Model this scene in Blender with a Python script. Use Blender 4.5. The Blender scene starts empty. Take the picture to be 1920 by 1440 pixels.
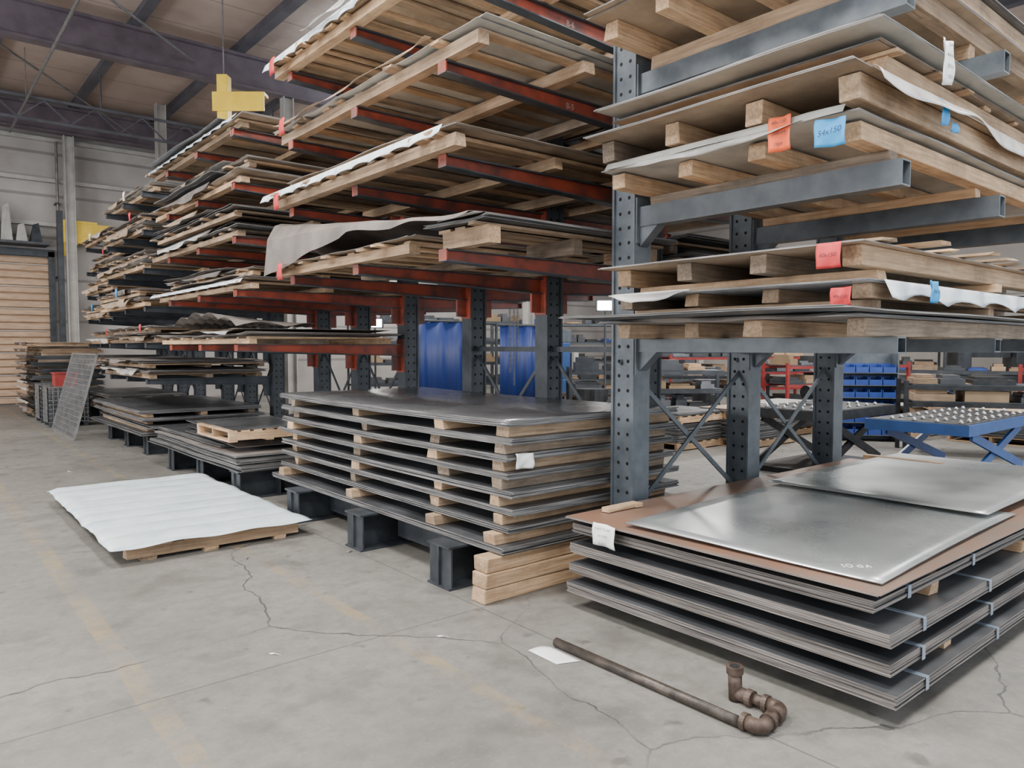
import bpy, math, random
from mathutils import Vector, Matrix
R = random.Random(11)
U = R.uniform
scn = bpy.context.scene
C = scn.collection
A = math.radians(39.7); TH = math.radians(2.893); H = 1.6; F = 1385.0
sa, ca, st, ct = math.sin(A), math.cos(A), math.sin(TH), math.cos(TH)
# ---------------------------------------------------------------- helpers
def ray(u, v):
    f = Vector((sa*ct, ca*ct, -st)); r = Vector((ca, -sa, 0)); up = Vector((sa*st, ca*st, ct))
    return f*F + r*(u-960) + up*(720-v)
def at_z(u, v, z):
    d = ray(u, v); return Vector((0, 0, H)) + d*((z-H)/d.z)
def at_d(u, v, dist):
    d = ray(u, v); return Vector((0, 0, H)) + d*(dist/F)
W = {}
def thing(name, label, cat, loc=(0,0,0), rz=0, group=None, local=False):
    o = bpy.data.objects.new(name, None); C.objects.link(o); o.empty_display_size = .1
    o.location = loc; o.rotation_euler = (0,0,rz); o['label'] = label; o['category'] = cat
    if group: o['group'] = group
    W[o.name] = Vector((0,0,0)) if (local or rz) else Vector(loc)
    return o
def tag(o, label, cat, group=None, kind=None):
    o['label'] = label; o['category'] = cat
    if group: o['group'] = group
    if kind: o['kind'] = kind
    return o
class MB:
    def __init__(s): s.v = []; s.f = []; s.m = []
    def add(s, vs, fs, mi=0):
        b = len(s.v); s.v += [tuple(p) for p in vs]; s.f += [tuple(b+i for i in f) for f in fs]
        s.m += (mi if isinstance(mi, list) else [mi]*len(fs)); return s
    def box(s, x0, x1, y0, y1, z0, z1, j=0, mi=0):
        vs = [(x, y, z) for z in (z0, z1) for y in (y0, y1) for x in (x0, x1)]
        if j: vs = [(x+U(-j, j), y+U(-j, j), z) for x, y, z in vs]
        return s.add(vs, [(0,2,3,1),(4,5,7,6),(0,1,5,4),(2,6,7,3),(0,4,6,2),(1,3,7,5)], mi)
    def beam(s, p0, p1, w, h, mi=0):
        p0 = Vector(p0); p1 = Vector(p1); d = (p1-p0).normalized()
        up = Vector((0,0,1)) if abs(d.z) < .95 else Vector((1,0,0))
        r = d.cross(up).normalized(); u = r.cross(d)
        vs = [p + r*a*w/2 + u*b*h/2 for p in (p0, p1) for b in (-1, 1) for a in (-1, 1)]
        return s.add(vs, [(0,1,3,2),(4,6,7,5),(0,4,5,1),(2,3,7,6),(0,2,6,4),(1,5,7,3)], mi)
    def slab(s, x0, x1, y0, y1, z, t, zf=None, nx=1, ny=1):
        vs = []
        for k in (0, 1):
            for j in range(ny+1):
                for i in range(nx+1):
                    x = x0+(x1-x0)*i/nx; y = y0+(y1-y0)*j/ny
                    vs.append((x, y, z+k*t+(zf(x, y) if zf else 0)))
        n = (nx+1)*(ny+1); fs = []; ms = []
        I = lambda k, i, j: k*n+j*(nx+1)+i
        for j in range(ny):
            for i in range(nx):
                fs.append((I(1,i,j), I(1,i+1,j), I(1,i+1,j+1), I(1,i,j+1))); ms.append(0)
                fs.append((I(0,i,j), I(0,i,j+1), I(0,i+1,j+1), I(0,i+1,j))); ms.append(0)
        for i in range(nx):
            fs.append((I(0,i,0), I(0,i+1,0), I(1,i+1,0), I(1,i,0))); ms.append(1)
            fs.append((I(0,i,ny), I(1,i,ny), I(1,i+1,ny), I(0,i+1,ny))); ms.append(1)
        for j in range(ny):
            fs.append((I(0,0,j), I(1,0,j), I(1,0,j+1), I(0,0,j+1))); ms.append(1)
            fs.append((I(0,nx,j), I(0,nx,j+1), I(1,nx,j+1), I(1,nx,j))); ms.append(1)
        return s.add(vs, fs, ms)
    def grid(s, fn, nu, nv, mi=0):
        vs = [fn(i/nu, j/nv) for j in range(nv+1) for i in range(nu+1)]
        return s.add(vs, [(j*(nu+1)+i, j*(nu+1)+i+1, (j+1)*(nu+1)+i+1, (j+1)*(nu+1)+i) for j in range(nv) for i in range(nu)], mi)
    def tube(s, pts, r, n=12, cap=True, mi=0):
        pts = [Vector(p) for p in pts]; rs = r if isinstance(r, list) else [r]*len(pts)
        vs = []; prev = None
        for k, p in enumerate(pts):
            d = (pts[min(k+1, len(pts)-1)]-pts[max(k-1, 0)]).normalized()
            if prev is None:
                a = Vector((0,0,1)) if abs(d.z) < .9 else Vector((1,0,0)); x = d.cross(a).normalized()
            else:
                x = (prev - d*prev.dot(d)).normalized()
            prev = x; y = d.cross(x)
            for i in range(n):
                t = 2*math.pi*i/n; vs.append(p + (x*math.cos(t)+y*math.sin(t))*rs[k])
        fs = [(k*n+i, k*n+(i+1) % n, (k+1)*n+(i+1) % n, (k+1)*n+i) for k in range(len(pts)-1) for i in range(n)]
        if cap: fs += [tuple(reversed(range(n))), tuple((len(pts)-1)*n+i for i in range(n))]
        return s.add(vs, fs, mi)
    def prism(s, poly, y0, y1, mi=0):
        n = len(poly); vs = [(x, y0, z) for x, z in poly]+[(x, y1, z) for x, z in poly]
        fs = [tuple(range(n)), tuple(reversed(range(n, 2*n)))]+[(i, i+n, (i+1) % n+n, (i+1) % n) for i in range(n)]
        return s.add(vs, fs, mi)
    def build(s, name, mats, parent=None, smooth=False, bevel=0, solid=0):
        xs = [p[0] for p in s.v]; ys = [p[1] for p in s.v]; zs = [p[2] for p in s.v]
        c = Vector(((min(xs)+max(xs))/2, (min(ys)+max(ys))/2, min(zs)))
        me = bpy.data.meshes.new(name); me.from_pydata([tuple(Vector(p)-c) for p in s.v], [], s.f)
        if not isinstance(mats, (list, tuple)): mats = [mats]
        for m in mats: me.materials.append(m)
        for i, p in enumerate(me.polygons):
            p.material_index = min(s.m[i], len(mats)-1); p.use_smooth = smooth
        me.update()
        o = bpy.data.objects.new(name, me); C.objects.link(o)
        if parent: o.parent = parent; o.location = c - W[parent.name]
        else: o.location = c
        W[o.name] = c
        if bevel:
            b = o.modifiers.new('bevel', 'BEVEL'); b.width = bevel; b.segments = 2; b.limit_method = 'ANGLE'
        if solid:
            b = o.modifiers.new('solid', 'SOLIDIFY'); b.thickness = solid
        return o
# ---------------------------------------------------------------- materials
class NT:
    def __init__(s, name):
        s.mat = bpy.data.materials.new(name); s.mat.use_nodes = True
        s.t = s.mat.node_tree; s.b = s.t.nodes['Principled BSDF']
    def n(s, ty, ins=None, **props):
        nd = s.t.nodes.new(ty)
        for k, v in props.items(): setattr(nd, k, v)
        for k, v in (ins or {}).items(): s.put(nd.inputs[k], v)
        return nd
    def put(s, sock, v):
        if isinstance(v, bpy.types.NodeSocket): s.t.links.new(v, sock)
        else: sock.default_value = v
    def m(s, op, a, b=0.0, clamp=False):
        nd = s.n('ShaderNodeMath', {0: a, 1: b}, operation=op); nd.use_clamp = clamp; return nd.outputs[0]
    def mix(s, f, a, b, mode='MIX'):
        nd = s.n('ShaderNodeMix', data_type='RGBA', blend_type=mode)
        s.put(nd.inputs[0], f); s.put(nd.inputs[6], a if not isinstance(a, tuple) else a+(1,)*(4-len(a)))
        s.put(nd.inputs[7], b if not isinstance(b, tuple) else b+(1,)*(4-len(b))); return nd.outputs[2]
    def ramp(s, f, lo, hi):
        nd = s.n('ShaderNodeMapRange', {0: f, 1: lo, 2: hi, 3: 0.0, 4: 1.0}); return nd.outputs[0]
def mk(name, c1, c2=None, rough=.5, metal=0., sc=(1,1,1), scale=5., detail=4., bump=0., rnd=0., rough2=None, lo=.35, hi=.65, emit=0, stain=0):
    t = NT(name); c2 = c2 or c1
    tc = t.n('ShaderNodeTexCoord'); oi = t.n('ShaderNodeObjectInfo')
    mp = t.n('ShaderNodeMapping', {'Vector': tc.outputs['Object'], 'Scale': sc})
    off = t.m('MULTIPLY', oi.outputs['Random'], 47.0)
    ad = t.n('ShaderNodeVectorMath', {0: mp.outputs[0], 1: off}, operation='ADD')
    nz = t.n('ShaderNodeTexNoise', {'Vector': ad.outputs[0], 'Scale': scale, 'Detail': detail, 'Roughness': .6})
    fac = t.ramp(nz.outputs[0], lo, hi)
    col = t.mix(fac, c1, c2)
    if stain:
        a2 = t.n('ShaderNodeVectorMath', {0: tc.outputs['Object'], 1: off}, operation='ADD')
        n2 = t.n('ShaderNodeTexNoise', {'Vector': a2.outputs[0], 'Scale': 2.3, 'Detail': 6, 'Roughness': .7})
        col = t.mix(t.m('MULTIPLY', t.ramp(n2.outputs[0], .45, .7), stain), col, (c1[0]*.25, c1[1]*.25, c1[2]*.25))
    if rnd:
        val = t.m('ADD', t.m('MULTIPLY', oi.outputs['Random'], 2*rnd), 1-rnd)
        hs = t.n('ShaderNodeHueSaturation', {'Value': val, 'Color': col}); col = hs.outputs[0]
    t.put(t.b.inputs['Base Color'], col)
    t.put(t.b.inputs['Metallic'], metal)
    t.put(t.b.inputs['Roughness'], rough if rough2 is None else t.m('ADD', t.m('MULTIPLY', fac, rough2-rough), rough))
    if bump:
        bp = t.n('ShaderNodeBump', {'Strength': bump, 'Distance': .01, 'Height': nz.outputs[0]}); t.put(t.b.inputs['Normal'], bp.outputs[0])
    if emit:
        t.put(t.b.inputs['Emission Color'], c1+(1,)); t.put(t.b.inputs['Emission Strength'], emit)
    return t.mat
WOODC = [((.40,.245,.135),(.60,.41,.25)), ((.29,.19,.115),(.46,.32,.205)), ((.18,.13,.09),(.32,.24,.17))]
WX = [mk('wood grain x %d' % i, a, b, .75, sc=(1.2,22,22), scale=3, bump=.35, rnd=.30, stain=.6) for i, (a, b) in enumerate(WOODC)]
WY = [mk('wood grain y %d' % i, a, b, .75, sc=(22,1.2,22), scale=3, bump=.35, rnd=.30, stain=.6) for i, (a, b) in enumerate(WOODC)]
DARK = mk('dark mill scale steel', (.052,.055,.060), (.105,.108,.115), .32, .45, scale=1.6, rough2=.5, rnd=.2)
SHINE = mk('smooth dark steel', (.17,.175,.185), (.26,.265,.28), .20, .7, scale=1.2, rough2=.32, stain=.25)
EDGE = mk('sheared steel edge', (.06,.058,.056), (.38,.36,.35), .5, .3, sc=(1,1,90), scale=2.5, detail=5, rnd=.15, lo=.40, hi=.7)
EDGE2 = mk('worn steel edge', (.08,.07,.065), (.34,.30,.27), .6, .2, sc=(1,1,90), scale=2.5, rnd=.1, lo=.4, hi=.7)
GALV = mk('bright rolled steel', (.40,.425,.42), (.52,.545,.54), .24, .6, scale=1.1, detail=6, rough2=.38, stain=.22)
RUST = mk('light rust steel', (.235,.125,.08), (.20,.15,.12), .5, .2, scale=2.2, detail=6, rough2=.4)
KRAFT = mk('kraft paper', (.125,.105,.095), (.20,.17,.15), .8, scale=3, bump=.3, rnd=.15)
TAN = mk('fibre board', (.31,.22,.145), (.46,.345,.24), .8, scale=3, rnd=.2, stain=.4)
PALE = mk('pale protective sheet', (.36,.35,.32), (.52,.51,.47), .5, scale=3, bump=.15, rnd=.2, stain=.3)
FILM = mk('white plastic film', (.60,.66,.70), (.78,.82,.84), .28, sc=(1,3,1), scale=5, bump=.25, rough2=.45)
BUBBLE = mk('bubble wrap', (.54,.62,.65), (.66,.73,.76), .3, scale=5, bump=.12, rough2=.42)
CLEAR = mk('dusty stretch wrap', (.42,.40,.37), (.60,.58,.55), .3, scale=8, bump=.4, rnd=.1)
WHITE = mk('white label', (.76,.76,.74), (.84,.84,.83), .6, rnd=.05)
INK = mk('black ink', (.02,.02,.02), rough=.7)
NAVY = mk('navy marker', (.01,.03,.12), rough=.7)
CHALK = mk('white chalk', (.75,.75,.75), rough=.9)
STEN = mk('faded stencil', (.42,.34,.30), rough=.8)
ORANGE = mk('orange tag', (.80,.10,.03), (.85,.14,.04), .6)
REDTAG = mk('red tag', (.55,.02,.03), (.62,.05,.05), .6)
BLUETAG = mk('blue tag', (.02,.27,.62), (.04,.33,.68), .6)
GREY = mk('grey rack paint', (.060,.072,.086), (.105,.12,.135), .42, scale=6, rnd=.08)
DGREY = mk('dark rack paint', (.026,.031,.038), (.055,.062,.072), .45, scale=5, rnd=.1)
BASEM = mk('dark base beam paint', (.014,.017,.021), (.036,.041,.048), .5, scale=5, rnd=.1)
HOLE = mk('bolt hole', (.004,.004,.005), rough=.9)
REDP = mk('red oxide paint', (.09,.03,.024), (.34,.060,.030), .45, scale=4, lo=.32, hi=.6, rnd=.2)
REDB = mk('faded red paint', (.24,.02,.02), (.32,.035,.03), .5)
YEL = mk('yellow paint', (.78,.50,.03), (.90,.62,.05), .4, scale=4)
BLUE = mk('blue machine paint', (.015,.06,.20), (.025,.085,.27), .4)
CURT = mk('blue vinyl curtain', (.010,.027,.14), (.014,.038,.20), .5, sc=(6,6,.3), scale=2)
BLACK = mk('black steel', (.016,.016,.018), (.04,.04,.04), .4, .4, scale=8)
CHROME = mk('polished ball steel', (.45,.45,.45), rough=.35, metal=1.)
PIPEM = mk('dark iron pipe', (.04,.034,.03), (.11,.09,.075), .42, .5, scale=14, bump=.2)
PIPER = mk('rusty fitting', (.055,.036,.028), (.125,.09,.07), .55, .5, scale=20, bump=.3)
STRAP = mk('steel strap', (.30,.38,.5), (.42,.5,.6), .35, .7)
BINB = mk('blue plastic bin', (.02,.05,.24), (.03,.07,.30), .4)
BEIGE = mk('painted column', (.38,.36,.33), (.50,.48,.45), .6, scale=3)
LAMP = mk('lamp diffuser', (1.,.97,.93), emit=14)
WIRE = mk('galvanised wire', (.18,.18,.18), (.28,.28,.28), .4, .5)
CARD = mk('cardboard', (.26,.18,.10), (.34,.23,.14), .8, scale=3, rnd=.2)

def floor_mat():
    t = NT('concrete floor'); g = t.n('ShaderNodeNewGeometry'); P = g.outputs['Position']
    sp = t.n('ShaderNodeSeparateXYZ', {0: P}); X, Y = sp.outputs[0], sp.outputs[1]
    n1 = t.n('ShaderNodeTexNoise', {'Vector': P, 'Scale': .7, 'Detail': 8, 'Roughness': .65}).outputs[0]
    n2 = t.n('ShaderNodeTexNoise', {'Vector': P, 'Scale': 9, 'Detail': 6, 'Roughness': .7}).outputs[0]
    n3 = t.n('ShaderNodeTexNoise', {'Vector': P, 'Scale': 2.4, 'Detail': 5}).outputs[0]
    n4 = t.n('ShaderNodeTexNoise', {'Vector': P, 'Scale': 42, 'Detail': 3}).outputs[0]
    n5 = t.n('ShaderNodeTexNoise', {'Vector': P, 'Scale': 5.5, 'Detail': 3}).outputs[0]
    col = t.mix(t.ramp(n1, .3, .7), (.135,.126,.112), (.232,.219,.198))
    col = t.mix(t.m('MULTIPLY', t.ramp(n2, .42, .72), .6), col, (.10,.095,.085))
    col = t.mix(t.m('MULTIPLY', t.ramp(n3, .54, .68), .6), col, (.085,.080,.072))
    col = t.mix(t.m('MULTIPLY', t.ramp(n5, .66, .72), .55), col, (.055,.052,.048))
    col = t.mix(t.m('MULTIPLY', t.ramp(n4, .60, .74), .35), col, (.28,.268,.245))
    dist = t.n('ShaderNodeTexNoise', {'Vector': P, 'Scale': 2.2, 'Detail': 6})
    dv = t.n('ShaderNodeVectorMath', {0: dist.outputs[1], 1: (.30,.30,.30)}, operation='MULTIPLY')
    pv = t.n('ShaderNodeVectorMath', {0: P, 1: dv.outputs[0]}, operation='ADD')
    vo = t.n('ShaderNodeTexVoronoi', {'Vector': pv.outputs[0], 'Scale': .42}, feature='DISTANCE_TO_EDGE').outputs['Distance']
    crack = t.m('MULTIPLY', t.m('LESS_THAN', vo, .0022), t.ramp(n1, .42, .54))
    jy = t.m('ABSOLUTE', t.m('SUBTRACT', t.m('PINGPONG', t.m('ADD', Y, .95), 4.5), 4.5))
    jx = t.m('ABSOLUTE', t.m('SUBTRACT', t.m('PINGPONG', t.m('ADD', X, 2.3), 5.0), 5.0))
    joint = t.m('MAXIMUM', t.m('LESS_THAN', jy, .004), t.m('LESS_THAN', jx, .004))
    dk = t.m('MAXIMUM', crack, t.m('MULTIPLY', joint, .8))
    wob = t.m('MULTIPLY', t.m('SUBTRACT', n3, .5), .03)
    l1 = t.m('LESS_THAN', t.m('ABSOLUTE', t.m('SUBTRACT', t.m('ADD', X, wob), 2.05)), .045)
    l2 = t.m('LESS_THAN', t.m('ABSOLUTE', t.m('SUBTRACT', t.m('ADD', X, wob), .83)), .055)
    ny = t.n('ShaderNodeTexNoise', {'Vector': P, 'Scale': 3.1, 'Detail': 8, 'Roughness': .75}).outputs[0]
    yl = t.m('MULTIPLY', t.m('MAXIMUM', l1, l2), t.m('ADD', t.m('MULTIPLY', t.ramp(ny, .46, .64), .40), .04))
    col = t.mix(yl, col, (.34,.235,.10))
    col = t.mix(t.m('MULTIPLY', dk, .8), col, (.04,.04,.038))
    t.put(t.b.inputs['Base Color'], col)
    t.put(t.b.inputs['Roughness'], t.m('ADD', t.m('MULTIPLY', n2, .4), .32))
    bp = t.n('ShaderNodeBump', {'Strength': .15, 'Distance': .01, 'Height': n2}); t.put(t.b.inputs['Normal'], bp.outputs[0])
    return t.mat
FLOOR = floor_mat()
def panel_mat(name, c1, c2, axis, period, w=.04, rough=.7):
    t = NT(name); g = t.n('ShaderNodeNewGeometry'); sp = t.n('ShaderNodeSeparateXYZ', {0: g.outputs['Position']})
    p = t.m('PINGPONG', sp.outputs[axis], period/2); k = t.m('LESS_THAN', p, w)
    nz = t.n('ShaderNodeTexNoise', {'Vector': g.outputs['Position'], 'Scale': .9, 'Detail': 5}).outputs[0]
    col = t.mix(t.ramp(nz, .3, .7), c1, c2); col = t.mix(t.m('MULTIPLY', k, .55), col, (c1[0]*.4, c1[1]*.4, c1[2]*.4))
    t.put(t.b.inputs['Base Color'], col); t.put(t.b.inputs['Roughness'], rough); return t.mat
WALLM = panel_mat('wall siding', (.33,.30,.28), (.48,.45,.43), 2, 1.15, .04)
CEILM = panel_mat('roof lining', (.38,.29,.24), (.54,.43,.37), 1, 1.5, .02)
WALLR = panel_mat('shop wall', (.30,.275,.25), (.42,.39,.36), 2, 1.6, .03)

# ---------------------------------------------------------------- setting
def struct(name, mb, m, parent=None, **k):
    o = mb.build(name, m, parent, **k); o['kind'] = 'structure'; return o
X0, X1, Y0, Y1, ZC = -6.0, 26.0, -5.0, 24.0, 8.3
struct('floor', MB().box(X0, X1, Y0, Y1, -.1, 0), FLOOR)
struct('wall_back', MB().box(X0, X1, Y1, Y1+.2, 0, ZC), WALLM)
struct('wall_right', MB().box(X1, X1+.2, Y0, Y1, 0, ZC), WALLR)
struct('wall_left', MB().box(X0-.2, X0, Y0, Y1, 0, ZC), WALLM)
ce = struct('ceiling', MB().box(X0, X1, Y0, Y1, ZC, ZC+.15), CEILM)
ROOFS = mk('roof purlin steel', (.07,.07,.085), (.115,.112,.13), .5, scale=2)
for i in range(14):
    x = -4.5+i*2.1
    m = MB().box(x-.04, x+.04, Y0, Y1, ZC-.22, ZC-.002).box(x-.1, x+.1, Y0, Y1, ZC-.235, ZC-.22)
    m.build('purlin', ROOFS, ce)['kind'] = 'structure'
PURP = mk('brown roof steel', (.085,.065,.08), (.14,.11,.13), .5, scale=2)
for y, w in ((2.5, 'over the near end of the racks'), (9.6, 'over the second rack'), (16.7, 'crossing the far end of the aisle'), (23.4, 'against the end wall')):
    m = MB().box(X0, X1, y-.02, y+.02, 7.38, 8.0).box(X0, X1, y-.13, y+.13, 8.0, 8.06).box(X0, X1, y-.13, y+.13, 7.33, 7.38)
    tag(m.build('roof_beam', PURP), 'deep brown steel roof beam '+w, 'roof beam', 'brown roof beams')
for (x, y, w) in ((7.1, 16.7, 'behind the second red-armed rack'), (5.6, 21.5, 'behind the farthest rack'), (3.75, 23.5, 'beside the roll-up door'), (14.5, 16.7, 'deep in the shop')):
    t = thing('building_column', 'tall pale painted steel building column '+w, 'column', (x, y, 0))
    zt = 7.33 if y in (16.7, 23.5) else ZC-.24
    MB().box(x-.1, x+.1, y-.015, y+.015, .02, zt).box(x-.12, x-.1, y-.12, y+.12, .02, zt).box(x+.1, x+.12, y-.12, y+.12, .02, zt).build('shaft', BEIGE, t)
    MB().box(x-.18, x+.18, y-.18, y+.18, 0, .02).build('base_plate', DGREY, t)
for k, (a, b) in enumerate((((0.5, 17, 7.9), (5.5, 23.2, 7.5)), ((-2, 10, 7.9), (5, 16.5, 7.6)))):
    tag(MB().tube([a, b], .025, 8).build('sway_rod', WIRE), ['thin bracing rod under the roof toward the end wall corner', 'thin bracing rod under the roof over the aisle'][k], 'bracing rod')
t = thing('roof_pipe', 'long thin grey sprinkler pipe slung under the roof along the aisle', 'pipe', (2.4, 10, 7.1))
MB().tube([(2.4, 3, 7.15), (2.4, 23.2, 7.15)], .03, 10).build('tube', WIRE, t)
for y in (6, 12.5, 20): MB().tube([(2.4, y, 7.18), (2.4, y, ZC)], .01, 6).build('hanger', WIRE, t)
t = thing('roof_truss', 'light open-web truss hung under the roof near the end wall', 'truss', (0, 20, 6.8))
MB().box(X0, 8.5, 19.97, 20.03, 7.2, 7.26).build('chord', ROOFS, t); MB().box(X0, 8.5, 19.97, 20.03, 6.7, 6.76).build('chord', ROOFS, t)
for i in range(14):
    x = X0+i*1.03; MB().beam((x, 20, 6.76), (x+.5, 20, 7.2), .03, .03).build('web_member', ROOFS, t); MB().beam((x+.5, 20, 7.2), (x+1.0, 20, 6.76), .03, .03).build('web_member', ROOFS, t)
for x in (-4.5, -.3, 3.9, 8.1): MB().tube([(x, 20, 7.26), (x, 20, ZC-.235)], .02, 8).build('hanger', ROOFS, t)
DOORM = mk('tan door slats', (.42,.27,.17), (.54,.37,.25), .55, sc=(1,1,4), scale=3)
dm = MB(); z = .05
while z < 4.05:
    dm.add([(-1.6, Y1-.06, z), (3.25, Y1-.06, z), (3.25, Y1-.10, z+.03), (-1.6, Y1-.10, z+.03), (3.25, Y1-.10, z+.15), (-1.6, Y1-.10, z+.15), (3.25, Y1-.06, z+.19), (-1.6, Y1-.06, z+.19)],
           [(0,1,2,3), (3,2,4,5), (5,4,6,7)]); z += .2
dr = struct('door_1', dm, DOORM)
m = MB(); z = .05
while z < 4.05: m.box(-1.6, 3.25, Y1-.115, Y1-.10, z+.17, z+.195); z += .6
m.build('stiffener_bars', BEIGE, dr)['kind'] = 'structure'
m = MB().box(3.25, 3.4, Y1-.16, Y1-.001, 0, 4.2).box(-1.75, -1.6, Y1-.16, Y1-.001, 0, 4.2).box(-1.75, 3.4, Y1-.16, Y1-.001, 4.06, 4.25)
struct('trim_1', m, DGREY)
m = MB()
for z in (4.9, 6.1, 7.2): m.box(X0, X1, Y1-.16, Y1-.001, z, z+.1)
struct('trim_2', m, BEIGE)
t = thing('wall_pipe', 'thin grey conduit with clamps running up the end wall', 'pipe', (3.45, Y1-.1, 0))
MB().tube([(3.5, Y1-.25, 0), (3.5, Y1-.25, 7.2)], .035).build('tube', WIRE, t)
for z in (1.5, 3.5, 5.5): MB().box(3.44, 3.56, Y1-.29, Y1-.001, z, z+.04).build('clamp', DGREY, t)
t = thing('wall_shelf', 'dark shelf of bundled material above the roll-up door', 'shelf', (1.5, Y1-.5, 4.3))
MB().box(-1.6, 3.2, Y1-.9, Y1-.17, 4.30, 4.36).build('shelf_board', DGREY, t)
for i in range(14):
    x = -1.5+i*.33; h = U(.5, 1.3)
    MB().add([(x, Y1-.8, 4.36), (x+.26, Y1-.8, 4.36), (x+.22, Y1-.5, 4.36+h), (x+.08, Y1-.5, 4.36+h*.9), (x, Y1-.3, 4.36), (x+.26, Y1-.3, 4.36)], [(0,1,2,3), (0,3,4), (1,5,2), (4,3,2,5), (0,4,5,1)]).build('bundle', R.choice([DGREY, KRAFT, PALE]), t)
# ---------------------------------------------------------------- rack
def text(body, size, loc, rot, m, parent, name='lettering', shear=0):
    cu = bpy.data.curves.new('t', 'FONT'); cu.body = body; cu.size = size; cu.extrude = .0003; cu.align_x = 'CENTER'; cu.align_y = 'CENTER'; cu.shear = shear
    tmp = bpy.data.objects.new('t', cu); C.objects.link(tmp)
    dg = bpy.context.evaluated_depsgraph_get(); me = bpy.data.meshes.new_from_object(tmp.evaluated_get(dg))
    bpy.data.objects.remove(tmp); me.materials.clear(); me.materials.append(m)
    o = bpy.data.objects.new(name, me); C.objects.link(o); o.parent = parent; o.location = Vector(loc)-W[parent.name]; o.rotation_euler = rot
    return o
HP = math.pi/2
def rack(label, loc, rz, ys, zt, levels, L, red=False, tube=False, base=True, back=None, braces=(.35, 1.5), letters=None):
    t = thing('cantilever_rack', label, 'rack', loc, rz, 'cantilever storage racks', local=True)
    cm = GREY if tube else DGREY; am = REDP if red else cm
    for ci, y in enumerate(ys):
        m = MB().box(.018, .182, y-.07, y+.07, .02, zt).box(0, .018, y-.085, y+.085, .02, zt).box(.182, .2, y-.085, y+.085, .02, zt)
        col = m.build('column', cm, t)
        hm = MB(); z = .2
        while z < zt-.05:
            for s in (-1, 1):
                for hx in (.06, .14):
                    n = 8; vs = [(hx+.013*math.cos(2*math.pi*k/n), y+s*.0712, z+.013*math.sin(2*math.pi*k/n)) for k in range(n)]
                    hm.add(vs, [tuple(range(n)) if s < 0 else tuple(reversed(range(n)))])
            z += .1
        hm.build('bolt_holes', HOLE, col)
        MB().box(-.06, .26, y-.14, y+.14, 0, .02).build('base_plate', cm, t)
        for li, z in enumerate(levels):
            for sgn, LL in ((-1, L),)+(((1, back),) if (back and z > 2) else ()):
                xr = 0 if sgn < 0 else .2
                if tube:
                    w = .05; h = .13 if li else .085
                    m = MB()
                    m.box(-LL, -.012, y-w, y+w, z-.008, z).box(-LL, -.012, y-w, y+w, z-h, z-h+.008).box(-LL, -.012, y-w, y-w+.008, z-h+.008, z-.008).box(-LL, -.012, y+w-.008, y+w, z-h+.008, z-.008)
                    a = m.build('arm', cm, t)
                    MB().box(-.012, 0, y-.075, y+.075, z-.24, z+.06).build('arm_plate', cm, a)
                    MB().prism([(-.012, z-h), (-.16, z-h), (-.012, z-h-.13)], y-.04, y+.04).build('gusset', cm, a)
                    for q in (z-.2, z+.03):
                        MB().tube([(.1, y-.095, q), (.1, y-.069, q)], .016, 6).build('bolt', WIRE, a)
                else:
                    xt = xr+sgn*LL; hr, ht = .14, .075
                    m = MB()
                    m.prism([(xr+sgn*.015, z-hr), (xr+sgn*.015, z), (xt, z), (xt, z-ht)], y-.006, y+.006)
                    m.box(min(xr+sgn*.015, xt), max(xr+sgn*.015, xt), y-.045, y+.045, z-.009, z, mi=1)
                    m.beam((xr+sgn*.015, y, z-hr), (xt, y, z-ht), .09, .009, mi=1)
                    a = m.build('arm', [am, DGREY if red else am], t)
                    MB().box(min(xt, xt-sgn*.01), max(xt, xt-sgn*.01), y-.045, y+.045, z-ht, z).build('end_stop', am, a)
                    MB().box(min(xr, xr+sgn*.015), max(xr, xr+sgn*.015), y-.08, y+.08, z-.34, z+.06).box(min(xr, xr+sgn*.13), max(xr, xr+sgn*.13), y-.012, y+.012, z-.32, z-hr).build('mounting_bracket', am, a)
                    if letters and sgn < 0 and (ci, li) in letters:
                        text(letters[(ci, li)], .06, (-.8, y-.0075, z-.06), (HP, 0, 0), STEN, a)
        if base:
            bx = -L-.05
            m = MB().box(bx, -.06, y-.008, y+.008, .014, .275).box(bx, -.06, y-.13, y+.13, 0, .014).box(bx, -.06, y-.13, y+.13, .275, .289)
            bo = m.build('base_beam', BASEM, t)
            for q, nm in ((.02, 'end_plate'), (.45, 'stiffener'), (1.0, 'stiffener')):
                for s in (-1, 1): MB().box(bx+q, bx+q+.012, y+min(s*.008, s*.125), y+max(s*.008, s*.125), .014, .275).build(nm, BASEM, bo)
        else:
            m = MB().box(.262, .40, y-.008, y+.008, .012, .15).box(.262, .40, y-.07, y+.07, 0, .012).box(.262, .40, y-.07, y+.07, .15, .162)
            m.build('base_beam', cm, t)
    if base:
        for xx in (-L+.28, -.35):
            for a, b in zip(ys[:-1], ys[1:]):
                MB().box(xx, xx+.012, a+.14, b-.14, .08, .26).box(xx, xx+.06, a+.14, b-.14, .26, .27).build('base_rail', BASEM, t)
    for a, b in zip(ys[:-1], ys[1:]):
        z0, z1 = braces
        for (p, q, xx) in (((a+.08), (b-.08), .1), ((b-.08), (a+.08), .115)):
            MB().beam((xx, p, z0), (xx, q, z1), .012, .035).build('brace', cm, t)
        MB().box(.09, .13, min(a, b)+.07, max(a, b)-.07, z1+.05, z1+.1).build('tie_bar', cm, t)
        if zt > 3.5: MB().box(.09, .13, min(a, b)+.07, max(a, b)-.07, 3.1, 3.16).build('tie_bar', cm, t)
    return t
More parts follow.
